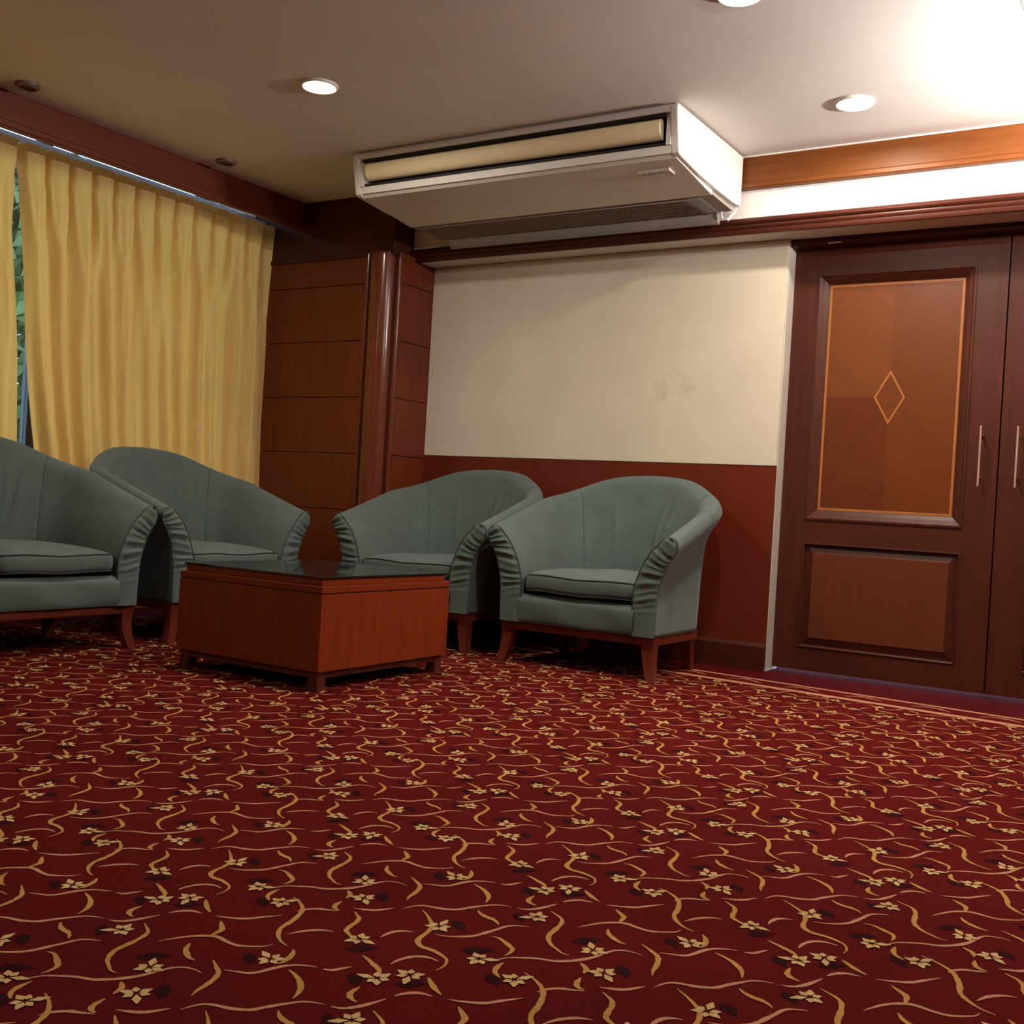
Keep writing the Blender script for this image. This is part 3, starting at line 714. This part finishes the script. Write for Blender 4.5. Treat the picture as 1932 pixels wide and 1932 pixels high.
# bottom: front cover, intake grille behind the crease, drain pan at the rear
lo = [(-.895, 2.138), (-.50, 2.094), (-.50, 2.110), (-.895, 2.150)]
MB().prism([(-.905, 2.148), (-.888, 2.134), (-.505, 2.088), (-.50, 2.13), (-.60, 2.15)], 'x', a-.012, b+.012).build('bottom_cover', 'ac', ac, bevel=.002)
gr = MB().prism([(-.498, 2.092), (-.26, 2.082), (-.24, 2.10), (-.24, 2.13), (-.498, 2.13)], 'x', a-.012, b+.012).build('intake_grille', 'ac_grille', ac, bevel=.002)
for k in range(9):
    y = -.48 + k*.025; MB().box(a+.02, b-.05, y, y+.006, 2.078 + .004*(8-k)/8, 2.092).build('grille_slat', 'ac_grille', gr)
MB().prism([(-.256, 2.082), (-.250, 2.050), (-.238, 2.036), (-.224, 2.034), (-.224, 2.10), (-.25, 2.10)], 'x', a+.05, b-.06).build('drain_pan', 'ac_grille', ac, bevel=.006)
bg_ = MB()
for u0, u1, z_ in ((-.385, -.335, 0), (-.325, -.268, .004)):
    bg_.add([(u0, -.790-z_, 2.1215), (u1, -.786-z_, 2.121), (u1, -.770-z_, 2.119), (u0, -.774-z_, 2.1195)], [(0, 1, 2, 3)])
bd = MB().box(-.40, -.255, -.812, -.752, 2.1145, 2.126).build('badge', 'ac', ac)
for u in (-.385, -.362, -.340): MB().box(u, u+.016, -.800+.03*(u+.385), -.778, 2.1135, 2.1146).build('badge_mark', 'badge', bd)
MB().box(-.315, -.268, -.798, -.786, 2.1135, 2.1146).build('badge_mark', 'badge', bd)
MB().tube([(-.235, -.27, 2.088), (-.238, -.268, 2.070), (-.232, -.262, 2.052)], .003, 6).build('wire', 'white_plastic', ac, smooth=True)
MB().tube([(-.185, -.225, 2.10), (-.190, -.24, 2.075), (-.205, -.245, 2.060), (-.215, -.245, 2.045)], .004, 6).build('wire', 'white_plastic', ac, smooth=True)
MB().box(ax0+.02, ax1-.02, -.93, -.23, 2.334, H).build('mounting_plate', 'ac_grille', ac)

# ------------------------------------------------------------------ ceiling lamps
def downlight(x, y, lit, label, r=.076):
    d = empty('downlight', (x, y, H))
    if lit:
        MB().lathe([(r-.016, -.003), (r-.014, -.010), (r-.009, -.0125), (r-.003, -.010), (r, -.005), (r, -.0005), (r-.016, -.0005)], 40, (x, y, H)).build('ring', 'white_gloss', d, smooth=True)
        MB().lathe([(.0005, -.0085), (r*.55, -.008), (r-.0155, -.005)], 40, (x, y, H)).build('lens', 'lens_lit', d, smooth=True)
        tag(d, label, 'downlight', 'lit round downlights in the ceiling')
    else:
        MB().lathe([(.030, -.004), (.032, -.015), (.040, -.017), (.050, -.010), (.052, -.001), (.03, -.001)], 32, (x, y, H)).build('ring', 'dark_ring', d, smooth=True)
        MB().lathe([(.0005, -.011), (.018, -.010), (.031, -.006)], 32, (x, y, H)).build('lens', 'dark_lens', d, smooth=True)
        tag(d, label, 'downlight', 'unlit small ceiling lamps')
    return d
downlight(-1.416, -1.663, True, 'lit round downlight above the armchairs, left of the air conditioner')
downlight(.446, -.660, True, 'lit round downlight before the wooden doors, right of the air conditioner')
downlight(.365, -1.690, True, 'lit round downlight cut off by the top edge of the picture')
downlight(-1.42, -5.05, True, 'added fill downlight in the ceiling behind the viewer')  # unseen lamp added as fill from behind the camera
downlight(-2.585, -2.176, False, 'small unlit ceiling lamp near the top left corner of the picture')
downlight(-2.566, -1.089, False, 'small unlit ceiling lamp by the pelmet, nearer the corner column')

# opaque bowl pendants, throwing their light up and sideways across the ceiling (out of the picture on the right)
def pendant(x, y, z, watts, top, label):
    pd = tag(empty('pendant_lamp', (x, y, z)), label, 'pendant lamp', 'bowl pendants on the right')
    MB().lathe([(.002, -.14), (.06, -.13), (.12, -.09), (.155, -.03), (.162, 0), (.157, 0), (.150, -.03), (.115, -.085), (.058, -.122), (.002, -.132)], 40, (x, y, z)).build('bowl', 'frame', pd, smooth=True)
    MB().tube([(x, y, z-.132), (x, y, top-.02)], .006, 10).build('stem', 'frame', pd)
    MB().lathe([(.002, -.03), (.05, -.028), (.06, -.004), (.002, -.001)], 24, (x, y, top)).build('canopy', 'frame', pd, smooth=True)
    for k in range(3):
        a = 2*PI*k/3 + .4
        c = (x+.07*math.cos(a), y+.07*math.sin(a), z-.03)
        MB().lathe([(.001, -.03), (.02, -.022), (.028, 0), (.02, .022), (.001, .03)], 16, c).build('bulb', 'bulb', pd, smooth=True)
        ld = bpy.data.lights.new('pendant_light', 'POINT'); ld.energy = watts; ld.color = (1.0, .93, .86); ld.shadow_soft_size = .029
        lo_ = bpy.data.objects.new('pendant_light', ld); COL.objects.link(lo_); lo_.parent = pd; lo_.location = (c[0]-x, c[1]-y, .005)
pendant(1.62, -.90, 2.07, PENDANT_W, H, 'opaque bowl pendant lamp hanging before the doors')
pendant(1.95, -2.35, 2.10, PENDANT_W*.36, 2.60, 'opaque bowl pendant lamp hanging in the ceiling tray')

# ------------------------------------------------------------------ greenery outside the window
sh = tag(empty('shrub', (-6.2, .35, 0)), 'green leafy shrub outside, seen through the gap between the curtains', 'shrub')
V, F = [], []
for k in range(4200):
    th, r_, z_ = random.uniform(0, 2*PI), random.random()**.5 * 1.0, random.uniform(.1, 3.2)
    rr = r_ * (1.0 if z_ < 2.2 else max(.2, 1 - .8*(z_-2.2)))
    c = Vector((-6.2 + rr*math.cos(th), .35 + rr*1.2*math.sin(th), z_))
    n_ = Vector((random.uniform(-1, 1), random.uniform(-1, 1), random.uniform(-.3, 1))).normalized()
    a_ = n_.orthogonal().normalized(); b_ = n_.cross(a_); ln, wd = random.uniform(.08, .14), random.uniform(.04, .06); o = len(V)
    V += [tuple(c - a_*ln), tuple(c + b_*wd), tuple(c + a_*ln), tuple(c - b_*wd)]; F.append((o, o+1, o+2, o+3))
mb = MB(); mb.v = V; mb.f = F; fo = mb.build('foliage', 'leaf', sh, fix=False); stuff(fo)
for k in range(5):
    a = k*1.3; MB().tube([(-6.2+.1*math.cos(a), .35+.1*math.sin(a), 0), (-6.2+.2*math.cos(a), .35+.22*math.sin(a), .9), (-6.2+.35*math.cos(a), .35+.4*math.sin(a), 1.8)], [.03, .022, .01], 6).build('stem', 'table_dark', sh)
struct(box('ground_outside', 'stone', -12, XL-.15, -8, 6, -.2, -.1))
